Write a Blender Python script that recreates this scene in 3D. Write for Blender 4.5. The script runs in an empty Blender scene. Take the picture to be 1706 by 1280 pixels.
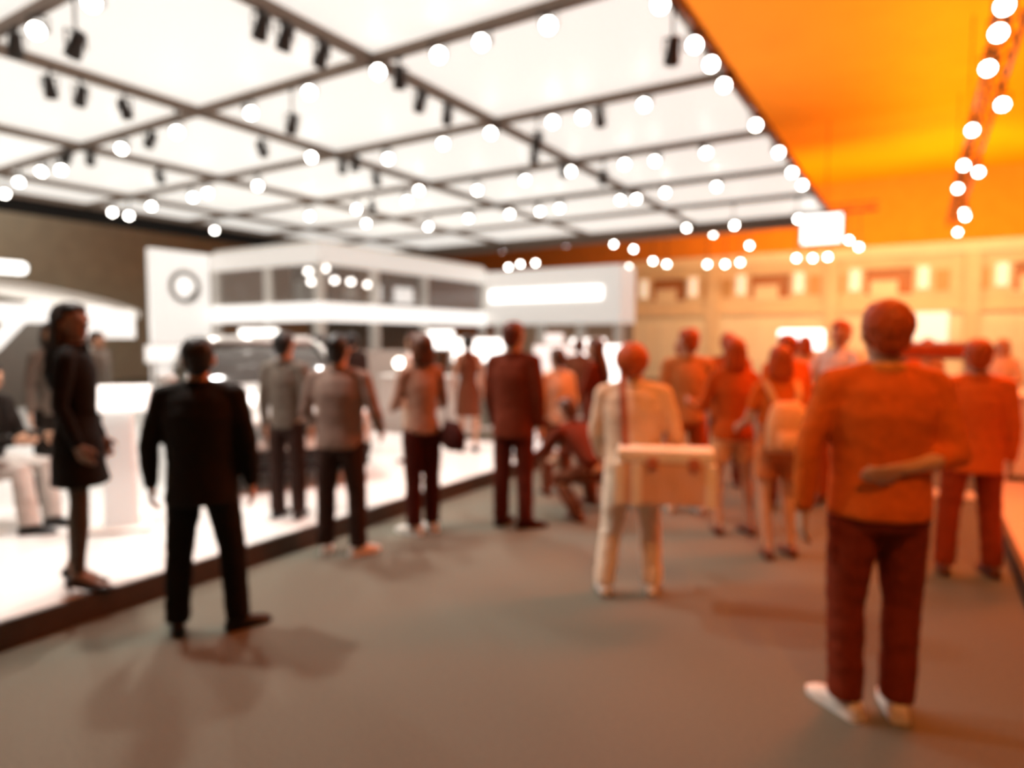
import bpy, bmesh, math, random
from mathutils import Vector, Matrix, Euler
random.seed(7)
R = math.radians
sc = bpy.context.scene
col = sc.collection

# ------------------------------------------------------------------ camera
cam_d = bpy.data.cameras.new('camera')
cam = bpy.data.objects.new('camera', cam_d); col.objects.link(cam)
cam_d.sensor_width = 36.0
cam_d.lens = 36.0 * 1100 / 1706
cam_d.clip_start = 0.05; cam_d.clip_end = 200
cam.location = (0, 0, 1.6)
cam.rotation_euler = (R(90 - 3.9), 0, R(31.6))
cam_d.dof.use_dof = True                       # the photograph is far out of focus: lens racked to the near limit
cam_d.dof.focus_distance = 0.62
cam_d.dof.aperture_fstop = cam_d.lens / 1000 / 0.0102
sc.camera = cam

# ------------------------------------------------------------------ view, world
sc.view_settings.view_transform = 'Standard'
sc.view_settings.look = 'None'
sc.view_settings.gamma = 1.0
sc.view_settings.use_curve_mapping = False
sc.view_settings.exposure = 0.0
try:
    sc.cycles.use_denoising = True
    sc.cycles.sample_clamp_indirect = 4.0
    sc.cycles.max_bounces = 4
    sc.cycles.diffuse_bounces = 2
    sc.cycles.glossy_bounces = 2
    sc.cycles.adaptive_threshold = 0.03
    sc.cycles.caustics_reflective = False
    sc.cycles.caustics_refractive = False
except Exception:
    pass
world = bpy.data.worlds.new('world'); sc.world = world
world.use_nodes = True
world.node_tree.nodes['Background'].inputs[0].default_value = (1.0, 0.86, 0.70, 1)
world.node_tree.nodes['Background'].inputs[1].default_value = 0.03

ORANGE = (1.0, 0.17, 0.03)
AMBER = (1.0, 0.42, 0.01)
def area_light(name, loc, target, size, size_y, power, color, spread=180):
    l = bpy.data.lights.new(name, 'AREA'); l.shape = 'RECTANGLE'
    l.size = size; l.size_y = size_y; l.energy = power; l.color = color; l.spread = R(spread)
    o = bpy.data.objects.new(name, l); col.objects.link(o); o.location = loc
    o.rotation_euler = (Vector(target) - Vector(loc)).to_track_quat('-Z', 'Y').to_euler()
    return o
def spot_light(name, loc, target, power, angle, color=(1, .96, .9), size=.12, blend=.6):
    l = bpy.data.lights.new(name, 'SPOT'); l.energy = power; l.spot_size = R(angle); l.spot_blend = blend
    l.color = color; l.shadow_soft_size = size
    o = bpy.data.objects.new(name, l); col.objects.link(o); o.location = loc
    o.rotation_euler = (Vector(target) - Vector(loc)).to_track_quat('-Z', 'Y').to_euler()
    return o
# added amber floods for the orange light leak: ceiling, back wall, aisle, facade
UP, DOWN, FAC, BACK = 640, 190, 680, 1500
for y in (8.0, 22.0):
    area_light('added_flood_up_light', (0.9, y, 5.5), (0.9, y, 9), 1.0, 13.0, UP, AMBER).rotation_euler = (math.pi, 0, 0)
area_light('added_flood_back_light', (0.0, 27.6, 4.4), (0.0, 33.0, 7.2), 16.0, 1.0, BACK, AMBER)
# added amber key lamps on the truss, putting orange light on right hand visitors
KEYS = [((0.89, 0.6, 4.9), (-.15, 3.1, 1.5), 720), ((0.61, 1.8, 4.9), (-1.3, 4.9, 1.2), 520), ((0.89, 2.8, 4.9), (.4, 5.6, 1.2), 520)]
for p, q, e in KEYS:
    spot_light('added_amber_key_light', p, q, e, 40, (1.0, .35, .08), .1, .95)
for i, y in enumerate((7.0, 12.0)):
    area_light('added_flood_down_light', (0.7, y, 4.75), (-0.4, y - 1.2, 0), 0.5, 2.4, DOWN, ORANGE, 150)
area_light('added_flood_facade_light', (-1.0, 21.5, 4.6), (-1.5, 26.0, 2.4), 12.0, 0.4, FAC, (1.0, .54, .24))
# added fill light, no known lamp, to brighten the far left wall
area_light('added_wall_fill_light', (-23.0, 9.0, 8.3), (-23.5, 9.0, 0), 2.0, 14.0, 420, (1.0, .92, .80))
# white stage spots, at track lamps over the platform
for x, y, tx, ty, p in ((-4.9, 1.95, -3.7, 2.0, 560), (-4.9, 3.6, -4.0, 3.6, 420), (-5.0, 6.45, -4.6, 6.2, 420),
                        (-9.7, 3.9, -7.0, 2.6, 500), (-9.7, 7.0, -7.6, 5.4, 500), (-9.7, 10.4, -9.5, 7.5, 500)):
    spot_light('stage_spot_light', (x, y, 4.75), (tx, ty, 0), p, 88)

# ------------------------------------------------------------------ materials
def lin(c):
    return tuple(((v / 255) / 12.92 if v / 255 <= .04045 else ((v / 255 + .055) / 1.055) ** 2.4) for v in c)
MATS = {}
def mat(name, rgb, rough=.6, metal=0., vary=.12, scale=14., bump=0., spec=.4, coat=0.):
    """procedural principled material; rgb in sRGB 0-255, small noise variation and optional bump"""
    if name in MATS: return MATS[name]
    m = bpy.data.materials.new(name); m.use_nodes = True
    nt = m.node_tree; b = nt.nodes['Principled BSDF']
    c = lin(rgb)
    tc = nt.nodes.new('ShaderNodeTexCoord')
    n = nt.nodes.new('ShaderNodeTexNoise'); n.inputs['Scale'].default_value = scale; n.inputs['Detail'].default_value = 3
    nt.links.new(tc.outputs['Object'], n.inputs['Vector'])
    r = nt.nodes.new('ShaderNodeValToRGB')
    r.color_ramp.elements[0].position = .3; r.color_ramp.elements[1].position = .7
    r.color_ramp.elements[0].color = tuple(v * (1 - vary) for v in c) + (1,)
    r.color_ramp.elements[1].color = tuple(min(1, v * (1 + vary)) for v in c) + (1,)
    nt.links.new(n.outputs['Fac'], r.inputs['Fac']); nt.links.new(r.outputs['Color'], b.inputs['Base Color'])
    b.inputs['Roughness'].default_value = rough; b.inputs['Metallic'].default_value = metal
    b.inputs['Specular IOR Level'].default_value = spec
    b.inputs['Coat Weight'].default_value = coat
    if bump:
        bp = nt.nodes.new('ShaderNodeBump'); bp.inputs['Strength'].default_value = bump; bp.inputs['Distance'].default_value = .01
        nt.links.new(n.outputs['Fac'], bp.inputs['Height']); nt.links.new(bp.outputs['Normal'], b.inputs['Normal'])
    MATS[name] = m
    return m
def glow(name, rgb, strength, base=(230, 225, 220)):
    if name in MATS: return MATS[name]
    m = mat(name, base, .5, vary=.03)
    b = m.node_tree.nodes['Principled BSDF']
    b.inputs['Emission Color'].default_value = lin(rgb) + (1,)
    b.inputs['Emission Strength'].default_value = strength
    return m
def glass(name, rgb, alpha):
    if name in MATS: return MATS[name]
    m = bpy.data.materials.new(name); m.use_nodes = True
    b = m.node_tree.nodes['Principled BSDF']
    b.inputs['Base Color'].default_value = lin(rgb) + (1,)
    b.inputs['Roughness'].default_value = .05; b.inputs['Alpha'].default_value = alpha
    MATS[name] = m; return m

M_carpet = mat('carpet', (108, 105, 93), .95, vary=.10, scale=60, bump=.4, spec=.1)
M_stage = mat('stage_gloss_white', (240, 238, 234), .25, vary=.02, scale=4)
M_edge = mat('stage_edge_dark', (72, 62, 54), .6)
M_wall = mat('hall_wall', (164, 160, 144), .9, vary=.08, scale=2)
M_hback = mat('hall_back_wall', (196, 134, 78), .9, vary=.06, scale=2)  # orange light wash painted into the back wall colour
M_hceil = mat('hall_ceiling', (246, 160, 44), .9, vary=.04, scale=1)  # orange light leak over the dark ceiling painted into its colour
M_fabric = glow('stretch_fabric_lit', (246, 241, 233), .90, (205, 200, 194))
M_beam = mat('beam_brown', (124, 106, 92), .6, vary=.1)
M_black = mat('valance_black', (22, 18, 15), .9)
M_lamp_body = mat('lamp_black', (44, 38, 34), .5)
M_lamp = glow('lamp_face', (255, 248, 238), 22)
M_lamp_dim = glow('lamp_face_dim', (255, 240, 225), 8)
M_white = mat('booth_white', (236, 231, 224), .6, vary=.03, scale=3)
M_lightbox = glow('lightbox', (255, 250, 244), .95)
M_added_glow = glow('white_added_glow', (255, 248, 240), .38)  # glow added to plain white parts so they look brighter
M_lightbox_hot = glow('lightbox_hot', (255, 252, 246), 3.0)
M_grey = mat('grey_panel', (196, 188, 180), .6, vary=.04, scale=3)
M_dgrey = mat('logo_grey', (120, 114, 106), .5)
M_brown = mat('brown_panel', (116, 92, 76), .7)
M_cream = mat('facade_cream', (226, 204, 172), .8, vary=.06, scale=2)
M_cream_l = mat('facade_trim', (240, 226, 200), .8, vary=.04, scale=2)
M_pane = mat('facade_pane', (176, 112, 62), .4)
M_glass = glass('booth_glass', (200, 195, 190), .18)

# ------------------------------------------------------------------ mesh helpers
def link(name, me, m=None, parent=None, smooth=False):
    o = bpy.data.objects.new(name, me); col.objects.link(o)
    if m and not me.materials: me.materials.append(m)
    if parent: o.parent = parent
    if smooth:
        for p in me.polygons: p.use_smooth = True
    return o
class MB:
    def __init__(s): s.v = []; s.f = []
    def add(s, v, f):
        k = len(s.v); s.v += [tuple(p) for p in v]; s.f += [tuple(i + k for i in q) for q in f]; return s
    def box(s, c, d, rot=None):
        x, y, z = d[0] / 2, d[1] / 2, d[2] / 2
        vs = [Vector((a * x, b * y, e * z)) for a in (-1, 1) for b in (-1, 1) for e in (-1, 1)]
        if rot is not None: vs = [rot @ v for v in vs]
        c = Vector(c)
        return s.add([v + c for v in vs], [(0, 1, 3, 2), (4, 6, 7, 5), (0, 4, 5, 1), (2, 3, 7, 6), (0, 2, 6, 4), (1, 5, 7, 3)])
    def b6(s, x0, x1, y0, y1, z0, z1):
        return s.box(((x0 + x1) / 2, (y0 + y1) / 2, (z0 + z1) / 2), (x1 - x0, y1 - y0, z1 - z0))
    def rings(s, rs, caps=True):
        n = len(rs[0]); k = len(s.v)
        for r in rs: s.v += [tuple(p) for p in r]
        for i in range(len(rs) - 1):
            for j in range(n):
                a, b = k + i * n + j, k + i * n + (j + 1) % n
                s.f.append((a, b, b + n, a + n))
        if caps:
            s.f.append(tuple(k + j for j in reversed(range(n))))
            s.f.append(tuple(k + (len(rs) - 1) * n + j for j in range(n)))
        return s
    def loft(s, secs, n=20, T=None, p=2.0):
        """secs: (z, rx, ry, cx, cy) elliptical sections bottom to top"""
        rs = []
        for (z, rx, ry, cx, cy) in secs:
            ring = []
            for j in range(n):
                a = 2 * math.pi * j / n; ca, sa = math.cos(a), math.sin(a)
                v = Vector((cx + rx * math.copysign(abs(ca) ** (2 / p), ca), cy + ry * math.copysign(abs(sa) ** (2 / p), sa), z))
                ring.append(T @ v if T is not None else v)
            rs.append(ring)
        return s.rings(rs)
    def tube(s, pts, rad, n=12, round_ends=True):
        pts = [Vector(p) for p in pts]; rs = []
        up = None
        def frame(d):
            nonlocal up
            a = Vector((1, 0, 0)) if up is None else up
            if abs(a.dot(d)) > .95: a = Vector((0, 1, 0))
            u = (a - d * a.dot(d)).normalized(); up = u
            return u, d.cross(u)
        def ring(c, u, w, r): return [c + (u * math.cos(t) + w * math.sin(t)) * r for t in [2 * math.pi * j / n for j in range(n)]]
        L = len(pts)
        for i in range(L):
            d = (pts[min(i + 1, L - 1)] - pts[max(i - 1, 0)]).normalized()
            u, w = frame(d)
            if i == 0 and round_ends:
                for t in (80, 55, 28): rs.append(ring(pts[0] - d * rad[0] * math.sin(R(t)), u, w, rad[0] * math.cos(R(t))))
            rs.append(ring(pts[i], u, w, rad[i]))
            if i == L - 1 and round_ends:
                for t in (28, 55, 80): rs.append(ring(pts[i] + d * rad[i] * math.sin(R(t)), u, w, rad[i] * math.cos(R(t))))
        return s.rings(rs)
    def ell(s, c, r, T=None, n=16, m=10):
        rs = []
        for i in range(1, m):
            t = math.pi * i / m - math.pi / 2
            ring = []
            for j in range(n):
                a = 2 * math.pi * j / n
                v = Vector((c[0] + r[0] * math.cos(t) * math.cos(a), c[1] + r[1] * math.cos(t) * math.sin(a), c[2] + r[2] * math.sin(t)))
                ring.append(T @ v if T is not None else v)
            rs.append(ring)
        return s.rings(rs)
    def mesh(s, name):
        me = bpy.data.meshes.new(name); me.from_pydata(s.v, [], s.f); me.update(); return me
    def build(s, name, m, parent=None, smooth=False, bevel=0.):
        o = link(name, s.mesh(name), m, parent, smooth)
        if bevel:
            b = o.modifiers.new('b', 'BEVEL'); b.width = bevel; b.segments = 2; b.limit_method = 'ANGLE'
        return o
def empty(name, loc=(0, 0, 0), rz=0., parent=None):
    o = bpy.data.objects.new(name, None); col.objects.link(o); o.location = loc; o.rotation_euler = (0, 0, rz)
    o.empty_display_size = .1
    if parent: o.parent = parent
    return o
def tag(o, label=None, cat=None, group=None, kind=None):
    if label: o['label'] = label
    if cat: o['category'] = cat
    if group: o['group'] = group
    if kind: o['kind'] = kind
    return o
def copy_tree(o, parent=None):
    c = o.copy(); col.objects.link(c); c.parent = parent
    for ch in list(o.children): copy_tree(ch, c)
    return c

# ------------------------------------------------------------------ the hall shell
def struct(name, mb, m): return tag(mb.build(name, m), kind='structure')
struct('floor', MB().b6(-27, 9, -6, 33, -.2, 0), M_carpet)
struct('wall_left', MB().b6(-27.3, -27, -6, 33, 0, 8.5), M_wall)
struct('wall_right', MB().b6(9, 9.3, -6, 33, 0, 8.5), M_wall)
struct('wall_back', MB().b6(-27, 9, 33, 33.3, 0, 8.5), M_hback)
struct('wall_front', MB().b6(-27, 9, -6.3, -6, 0, 8.5), M_wall)
struct('ceiling_upper', MB().b6(-27, 9, -6, 33, 8.5, 8.7), M_hceil)

# hung luminous ceiling: fabric panels in a brown beam grid
XB = [-19.0, -16.9, -13.3, -9.7, -6.05, -2.3]
YB = [1.9, 3.6, 6.45, 9.3, 12.15, 15.0, 17.85, 20.8]
ceil = tag(empty('ceiling', (0, 0, 5.2)), 'white luminous fabric ceiling in a brown beam grid', kind='structure')
def panel_mesh(w, d):
    n = 5; mb = MB(); vs = []
    for k in (0, 1):
        for i in range(n + 1):
            for j in range(n + 1):
                u, v = i / n, j / n
                sag = .05 * math.sin(math.pi * u) * math.sin(math.pi * v)
                vs.append(((u - .5) * w, (v - .5) * d, -sag + (.02 if k else 0)))
    N = (n + 1) ** 2; fs = []
    for i in range(n):
        for j in range(n):
            a = i * (n + 1) + j
            fs.append((a, a + 1, a + n + 2, a + n + 1)); fs.append((N + a, N + a + n + 1, N + a + n + 2, N + a + 1))
    mb.add(vs, fs); return mb.mesh('ceiling_panel')
pm = {}
for i in range(len(XB) - 1):
    for j in range(len(YB) - 1):
        w, d = XB[i + 1] - XB[i] - .1, YB[j + 1] - YB[j] - .1
        k = (round(w, 2), round(d, 2))
        if k not in pm: pm[k] = panel_mesh(w, d)
        o = link('ceiling_panel', pm[k], M_fabric, ceil, True)
        o.location = ((XB[i] + XB[i + 1]) / 2, (YB[j] + YB[j + 1]) / 2, 0)
for x in XB: MB().b6(x - .042, x + .042, YB[0] - .06, YB[-1] + .06, -.13, .02).build('beam', M_beam, ceil)
for y in YB: MB().b6(XB[0] - .055, XB[-1] + .055, y - .038, y + .038, -.115, .015).build('beam', M_beam, ceil)
struct('trim_1', MB().b6(-19.2, -19.06, .7, 21.1, 4.72, 5.26), M_black)
struct('trim_2', MB().b6(-19.2, -2.25, 20.9, 21.05, 4.86, 5.26), M_beam)

# ------------------------------------------------------------------ stage platform
st = tag(empty('stage_platform', (-3.95, 0, 0)), 'low stage platform with glossy white top and dark edge along the aisle', 'stage')
sy = [-4.0 + i * 1.3 for i in range(10)]
SX = [-16.0, -13.6, -11.2, -8.8, -6.4, -3.985]
pmesh = {}
for i in range(5):
    for j in range(9):
        w = SX[i + 1] - SX[i] - .004; d = 1.3 - .004
        k = round(w, 3)
        if k not in pmesh: pmesh[k] = MB().b6(-w / 2, w / 2, -d / 2, d / 2, -.03, 0).mesh('deck_panel')
        o = link('deck_panel', pmesh[k], M_stage, st); o.location = ((SX[i] + SX[i + 1]) / 2 + 3.95, sy[j] + .65, .15)
MB().b6(-12.04, -.04, -4.0, 7.7, 0, .118).build('deck_base', M_edge, st)
MB().b6(-.036, 0, -4.0, 7.7, 0, .15).build('edge_trim', M_edge, st)
MB().b6(-12.04, 0, 7.7, 7.74, 0, .15).build('edge_trim', M_edge, st)

rp = tag(empty('stage_platform', (0.62, 0, 0)), 'low platform with dark edge along the right side of the aisle', 'stage')
MB().b6(.02, 3.4, 3.4, 14, 0, .15).build('deck', mat('platform_pale', (214, 190, 168), .5, vary=.04), rp)
MB().b6(-.02, .018, 3.4, 14, 0, .15).build('edge_trim', M_edge, rp)

# ------------------------------------------------------------------ two storey booth at the back of the stage
bo = tag(empty('exhibition_booth', (-11.83, 10.74, 0)), 'white two-storey exhibition booth with glazed upper gallery behind the stage', 'booth')
# local: corner at 0,0 ; front runs to -x, side runs to +y
W, D = 4.05, 6.9
def band(z0, z1, name, m, t=.14):
    MB().b6(-W, 0, 0, t, z0, z1).build(name, m, bo)
    MB().b6(-t, 0, t, D, z0, z1).build(name, m, bo)
band(3.36, 3.80, 'fascia', M_added_glow); band(2.02, 2.46, 'fascia', M_lightbox)
MB().b6(-W, -.1, .1, D, 3.82, 3.9).build('roof', M_white, bo)
MB().b6(-W, -.1, .1, D, 2.2, 2.3).build('gallery_floor', M_grey, bo)
for y in (0.07, 1.9, 3.9, D - .08):
    MB().b6(-.22, -.002, y - .07, y + .12, 0, 2.02).build('column', M_white, bo)
    MB().b6(-.20, -.01, y - .05, y + .10, 2.46, 3.36).build('mullion', M_white, bo)
for x in (-1.9, -W + .1):
    MB().b6(x - .09, x + .09, .01, .17, 0, 2.02).build('column', M_white, bo)
    MB().b6(x - .08, x + .08, .02, .16, 2.46, 3.36).build('mullion', M_white, bo)
for x0, x1 in ((-W + .2, -1.98), (-1.82, -.2)):
    MB().b6(x0, x1, .08, .09, 2.46, 3.36).build('pane', M_glass, bo)
for y0, y1 in ((.19, 1.85), (2.0, 3.85), (4.0, D - .13)):
    MB().b6(-.1, -.09, y0, y1, 2.46, 3.36).build('pane', M_glass, bo)
MB().b6(-W, -.9, 2.6, 2.7, 2.3, 3.8).build('gallery_wall', M_brown, bo)
MB().b6(-2.5, -2.4, 2.7, D, 2.3, 3.8).build('gallery_wall', M_brown, bo)
MB().b6(-W, -1.8, 3.2, 3.3, 0, 2.2).build('ground_wall', mat('ground_wall_brown', (142, 120, 104), .7), bo)
MB().b6(-1.9, -1.8, 3.3, D, 0, 2.2).build('ground_wall', mat('ground_wall_brown', (142, 120, 104), .7), bo)
for x, y, z, w, h in ((-2.9, 2.58, 2.75, .7, .5), (-1.6, 2.58, 2.7, .5, .35), (-3.6, 2.58, 2.7, .5, .6)):
    MB().b6(x - w / 2, x + w / 2, y - .03, y, z, z + h).build('gallery_picture', M_grey, bo)
for y, w in ((4.3, .7), (5.7, .9)):
    MB().b6(-2.4, -2.37, y - w / 2, y + w / 2, 2.75, 3.25).build('gallery_screen', M_lightbox, bo)
# small glowing balls on rods behind the gallery glazing
for x, y, z in ((-.75, .35, 3.22), (-.7, .4, 2.98), (-.3, .3, 3.24), (-.55, 1.0, 3.05), (-.5, 1.5, 3.05), (-.5, 2.1, 3.02), (-.45, .6, 3.3)):
    MB().ell((x, y, z), (.085, .085, .07), n=10, m=6).build('glow_ball', glow('glow_ball', (255, 245, 235), 9), bo, True)
    MB().tube([(x, y, z + .06), (x, y, 3.82)], [.012, .012], 6, False).build('ball_rod', M_lamp_body, bo)
# logo wall
lw = tag(empty('logo_wall', (-15.9, 9.15, 0)), 'tall white wall with a round ring emblem left of the gallery', 'wall')
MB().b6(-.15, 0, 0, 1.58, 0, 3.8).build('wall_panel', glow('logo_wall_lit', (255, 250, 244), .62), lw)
def disc_ring(r0, r1, t, a0=0, a1=360, n=36):
    mb = MB(); k = max(3, int(n * (a1 - a0) / 360)); rs = []
    for i in range(k + 1):
        a = R(a0 + (a1 - a0) * i / k); c, s = math.cos(a), math.sin(a)
        rs.append([(0, r0 * c, r0 * s), (0, r1 * c, r1 * s), (t, r1 * c, r1 * s), (t, r0 * c, r0 * s)])
    mb.rings(rs, caps=(a1 - a0) < 359.9); return mb
rg = disc_ring(.29, .42, .03).build('emblem_ring', mat('emblem_grey', (138, 132, 124), .5), lw); rg.location = (.001, .86, 2.92)
rg2 = disc_ring(.02, .28, .02).build('emblem_disc', M_lightbox, lw); rg2.location = (.001, .86, 2.92)
rg3 = disc_ring(.24, .40, .05, 285, 345).build('emblem_arc', M_dgrey, lw); rg3.location = (.002, .86, 2.92)

# white sign box right of the gallery
sb = tag(empty('sign_box', (-9.6, 17.72, 0)), 'long white sign box with a glowing stripe right of the gallery', 'sign')
MB().b6(-2.3, 2.3, 0, 1.2, 2.05, 3.72).build('box', M_added_glow, sb, bevel=.02)
MB().b6(-2.1, 1.75, -.05, 0, 2.78, 3.12).build('light_stripe', M_lightbox_hot, sb)
for x in (-1.9, -.35, 1.0, 2.2): MB().b6(x - .12, x + .12, .1, .34, 0, 2.05).build('column', M_white, sb)
MB().b6(-2.3, 2.3, 1.0, 1.1, 0, 2.05).build('rear_panel', mat('rear_tan', (196, 160, 132), .7), sb)

# curved canopy booth at far left
cb = tag(empty('canopy_booth', (-16.6, 6.2, 0)), 'white booth with arched canopy and slanting struts at far left', 'booth')
def arch(x0, x1, pts, th):
    mb = MB(); rs = []
    for (y, z) in pts: rs.append([(x0, y, z), (x1, y, z), (x1, y, z + th), (x0, y, z + th)])
    return mb.rings(rs)
apts = [(-3.0 + 5.9 * i / 20, 2.12 + .62 * math.cos(R(90 * max(0, (i - 6) / 14))) ** .8 if i > 6 else 2.74) for i in range(21)]
arch(-1.6, .3, apts, .16).build('canopy', M_white, cb)
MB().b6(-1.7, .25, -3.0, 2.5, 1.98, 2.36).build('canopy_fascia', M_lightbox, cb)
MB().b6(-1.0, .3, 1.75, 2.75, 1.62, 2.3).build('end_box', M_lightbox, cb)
MB().b6(-.1, .15, -3.0, .62, 3.0, 3.25).build('light_bar', M_lightbox_hot, cb, bevel=.1)
for s in (-1, 1):
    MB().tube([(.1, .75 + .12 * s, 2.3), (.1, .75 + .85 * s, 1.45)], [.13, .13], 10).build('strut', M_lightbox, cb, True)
MB().b6(-1.6, -1.5, -3, 2.6, 0, 2.1).build('rear_panel', mat('canopy_rear', (128, 118, 108), .7), cb)
for y in (-1.2, 2.4): MB().tube([(-.9, y, 0), (-.9, y, 2.0)], [.12, .12], 12, False).build('column', M_grey, cb, True)

# ------------------------------------------------------------------ far facade
fa = tag(empty('facade', (0, 26, 0)), 'long cream two-storey facade with pilasters and windows across the far end', 'building')
x0f, x1f = -10.55, 8.8
MB().b6(x0f, x1f, .25, .5, 0, 2.5).build('lower_wall', M_cream_l, fa)
MB().b6(x0f, x1f, .12, .5, 2.5, 2.68).build('string_course', M_cream, fa)
MB().b6(x0f, x1f, .25, .5, 2.68, 3.12).build('upper_wall', M_cream, fa)
MB().b6(x0f, x1f, .25, .5, 4.02, 4.4).build('upper_wall', M_cream, fa)
MB().b6(x0f - .05, x1f, .05, .5, 4.4, 4.78).build('cornice', M_cream_l, fa)
pil = [-10.4, -6.92, -2.7, 1.42, 5.5]
for x in pil: MB().b6(x - .22, x + .22, .1, .4, 0, 4.4).build('pilaster', M_cream, fa)
wc = [-8.72, -4.84, -.97, 3.2, 7.0]
edges = [x0f]
for c in wc: edges += [c - .72, c + .72]
edges.append(x1f)
for k in range(0, len(edges) - 1, 2):
    MB().b6(edges[k], edges[k + 1], .25, .5, 3.12, 4.02).build('pier', M_cream, fa)
for c in wc:
    w = MB().b6(c - .72, c + .72, .44, .48, 3.12, 4.02).build('window', M_pane, fa)
    MB().b6(c - .55, c + .28, .36, .44, 3.12, 3.62).build('window_panel', M_cream_l, w)
    MB().b6(c - .78, c + .78, .2, .3, 3.06, 3.13).build('window_sill', M_cream_l, w)
    for s in (-1, 1):
        MB().b6(c + s * 1.02 - .16, c + s * 1.02 + .16, .17, .25, 3.3, 4.02).build('wall_light', glow('wall_light', (255, 236, 205), .55), fa)
    for s in (-1, 1):
        MB().b6(c + s * 1.55 - .2, c + s * 1.55 + .2, .21, .25, 3.2, 3.9).build('side_panel', mat('facade_tan', (206, 166, 120), .8), fa)
    for k in (-1, 0, 1):
        MB().b6(c + k * 1.15 - .5, c + k * 1.15 + .5, .2, .25, .5, 2.2).build('lower_panel', M_cream_l, fa)
MB().b6(-.15, .8, .1, .2, 1.35, 2.5).build('poster_panel', glow('poster_panel', (255, 244, 226), .7), fa)

# hanging light box, glowing counter sign
hb = tag(empty('light_box', (-2.38, 20.0, 4.2)), 'bright rectangular light box hanging at the far right corner of the ceiling', 'light')
MB().b6(-.5, .5, -.02, .02, .02, .78).build('face', M_lightbox_hot, hb, bevel=.015)
MB().b6(-.54, .54, .022, .16, 0, .82).build('housing', M_lamp_body, hb)
for x in (-.4, .4): MB().tube([(x, .09, .82), (x, .09, .875)], [.012, .012], 6, False).build('cable', M_lamp_body, hb)
gs = tag(empty('counter_sign', (-1.69, 12.0, 0)), 'rounded glowing white sign on a post behind the crowd', 'sign')
MB().b6(-.36, .36, -.04, .04, 1.42, 1.76).build('face', M_lightbox_hot, gs, bevel=.04)
MB().tube([(0, 0, 0), (0, 0, 1.42)], [.04, .04], 8, False).build('post', M_lamp_body, gs)
MB().b6(-.25, .25, -.2, .2, 0, .03).build('foot', M_lamp_body, gs)

# ------------------------------------------------------------------ track spotlights
def aim_matrix(d): return Vector(d).normalized().to_track_quat('Z', 'Y').to_matrix().to_4x4()
def spot_proto():
    h = MB(); n = 14
    prof = [(-.15, .04), (-.13, .060), (-.02, .068), (.10, .084), (.125, .088), (.125, .078), (.108, .076)]
    h.rings([[(r * math.cos(2 * math.pi * j / n), r * math.sin(2 * math.pi * j / n), z) for j in range(n)] for z, r in prof], caps=True)
    hm = h.mesh('housing')
    f = MB(); f.rings([[(r * math.cos(2 * math.pi * j / n), r * math.sin(2 * math.pi * j / n), z) for j in range(n)] for z, r in ((.112, .074), (.121, .058), (.125, .015))]); fm = f.mesh('lamp_face')
    y = MB()
    for s in (-1, 1): y.box((s * .097, 0, .05), (.012, .03, .16))
    y.box((0, 0, .13), (.206, .03, .014)); ym = y.mesh('yoke')
    return hm, fm, ym
HM, FM, YM = spot_proto()
HM.materials.append(M_lamp_body); YM.materials.append(M_lamp_body)
FM_dim = FM.copy(); FM.materials.append(M_lamp); FM_dim.materials.append(M_lamp_dim)
STEM = {}
for me in (HM, FM, FM_dim):
    for p in me.polygons: p.use_smooth = True
def spotlight(p, top, d, label, group, dim=False, cat='spotlight'):
    t = tag(empty('track_spotlight', p), label, cat, group)
    d = Vector(d).normalized(); yaw = math.atan2(-d.x, d.y)
    h = link('housing', HM, None, t); h.rotation_euler = aim_matrix(d).to_euler()
    f = link('lamp_face', FM_dim if dim else FM, None, t); f.rotation_euler = h.rotation_euler
    y = link('yoke', YM, None, t); y.rotation_euler = (0, 0, yaw)
    ln = round(max(.02, top - p[2] - .13), 2)
    if ln not in STEM:
        STEM[ln] = MB().tube([(0, 0, .13), (0, 0, .13 + ln)], [.014, .014], 6, False).box((0, 0, .13 + ln - .012), (.09, .05, .024)).mesh('stem')
        STEM[ln].materials.append(M_lamp_body)
    link('stem', STEM[ln], None, t)
    return t
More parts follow.
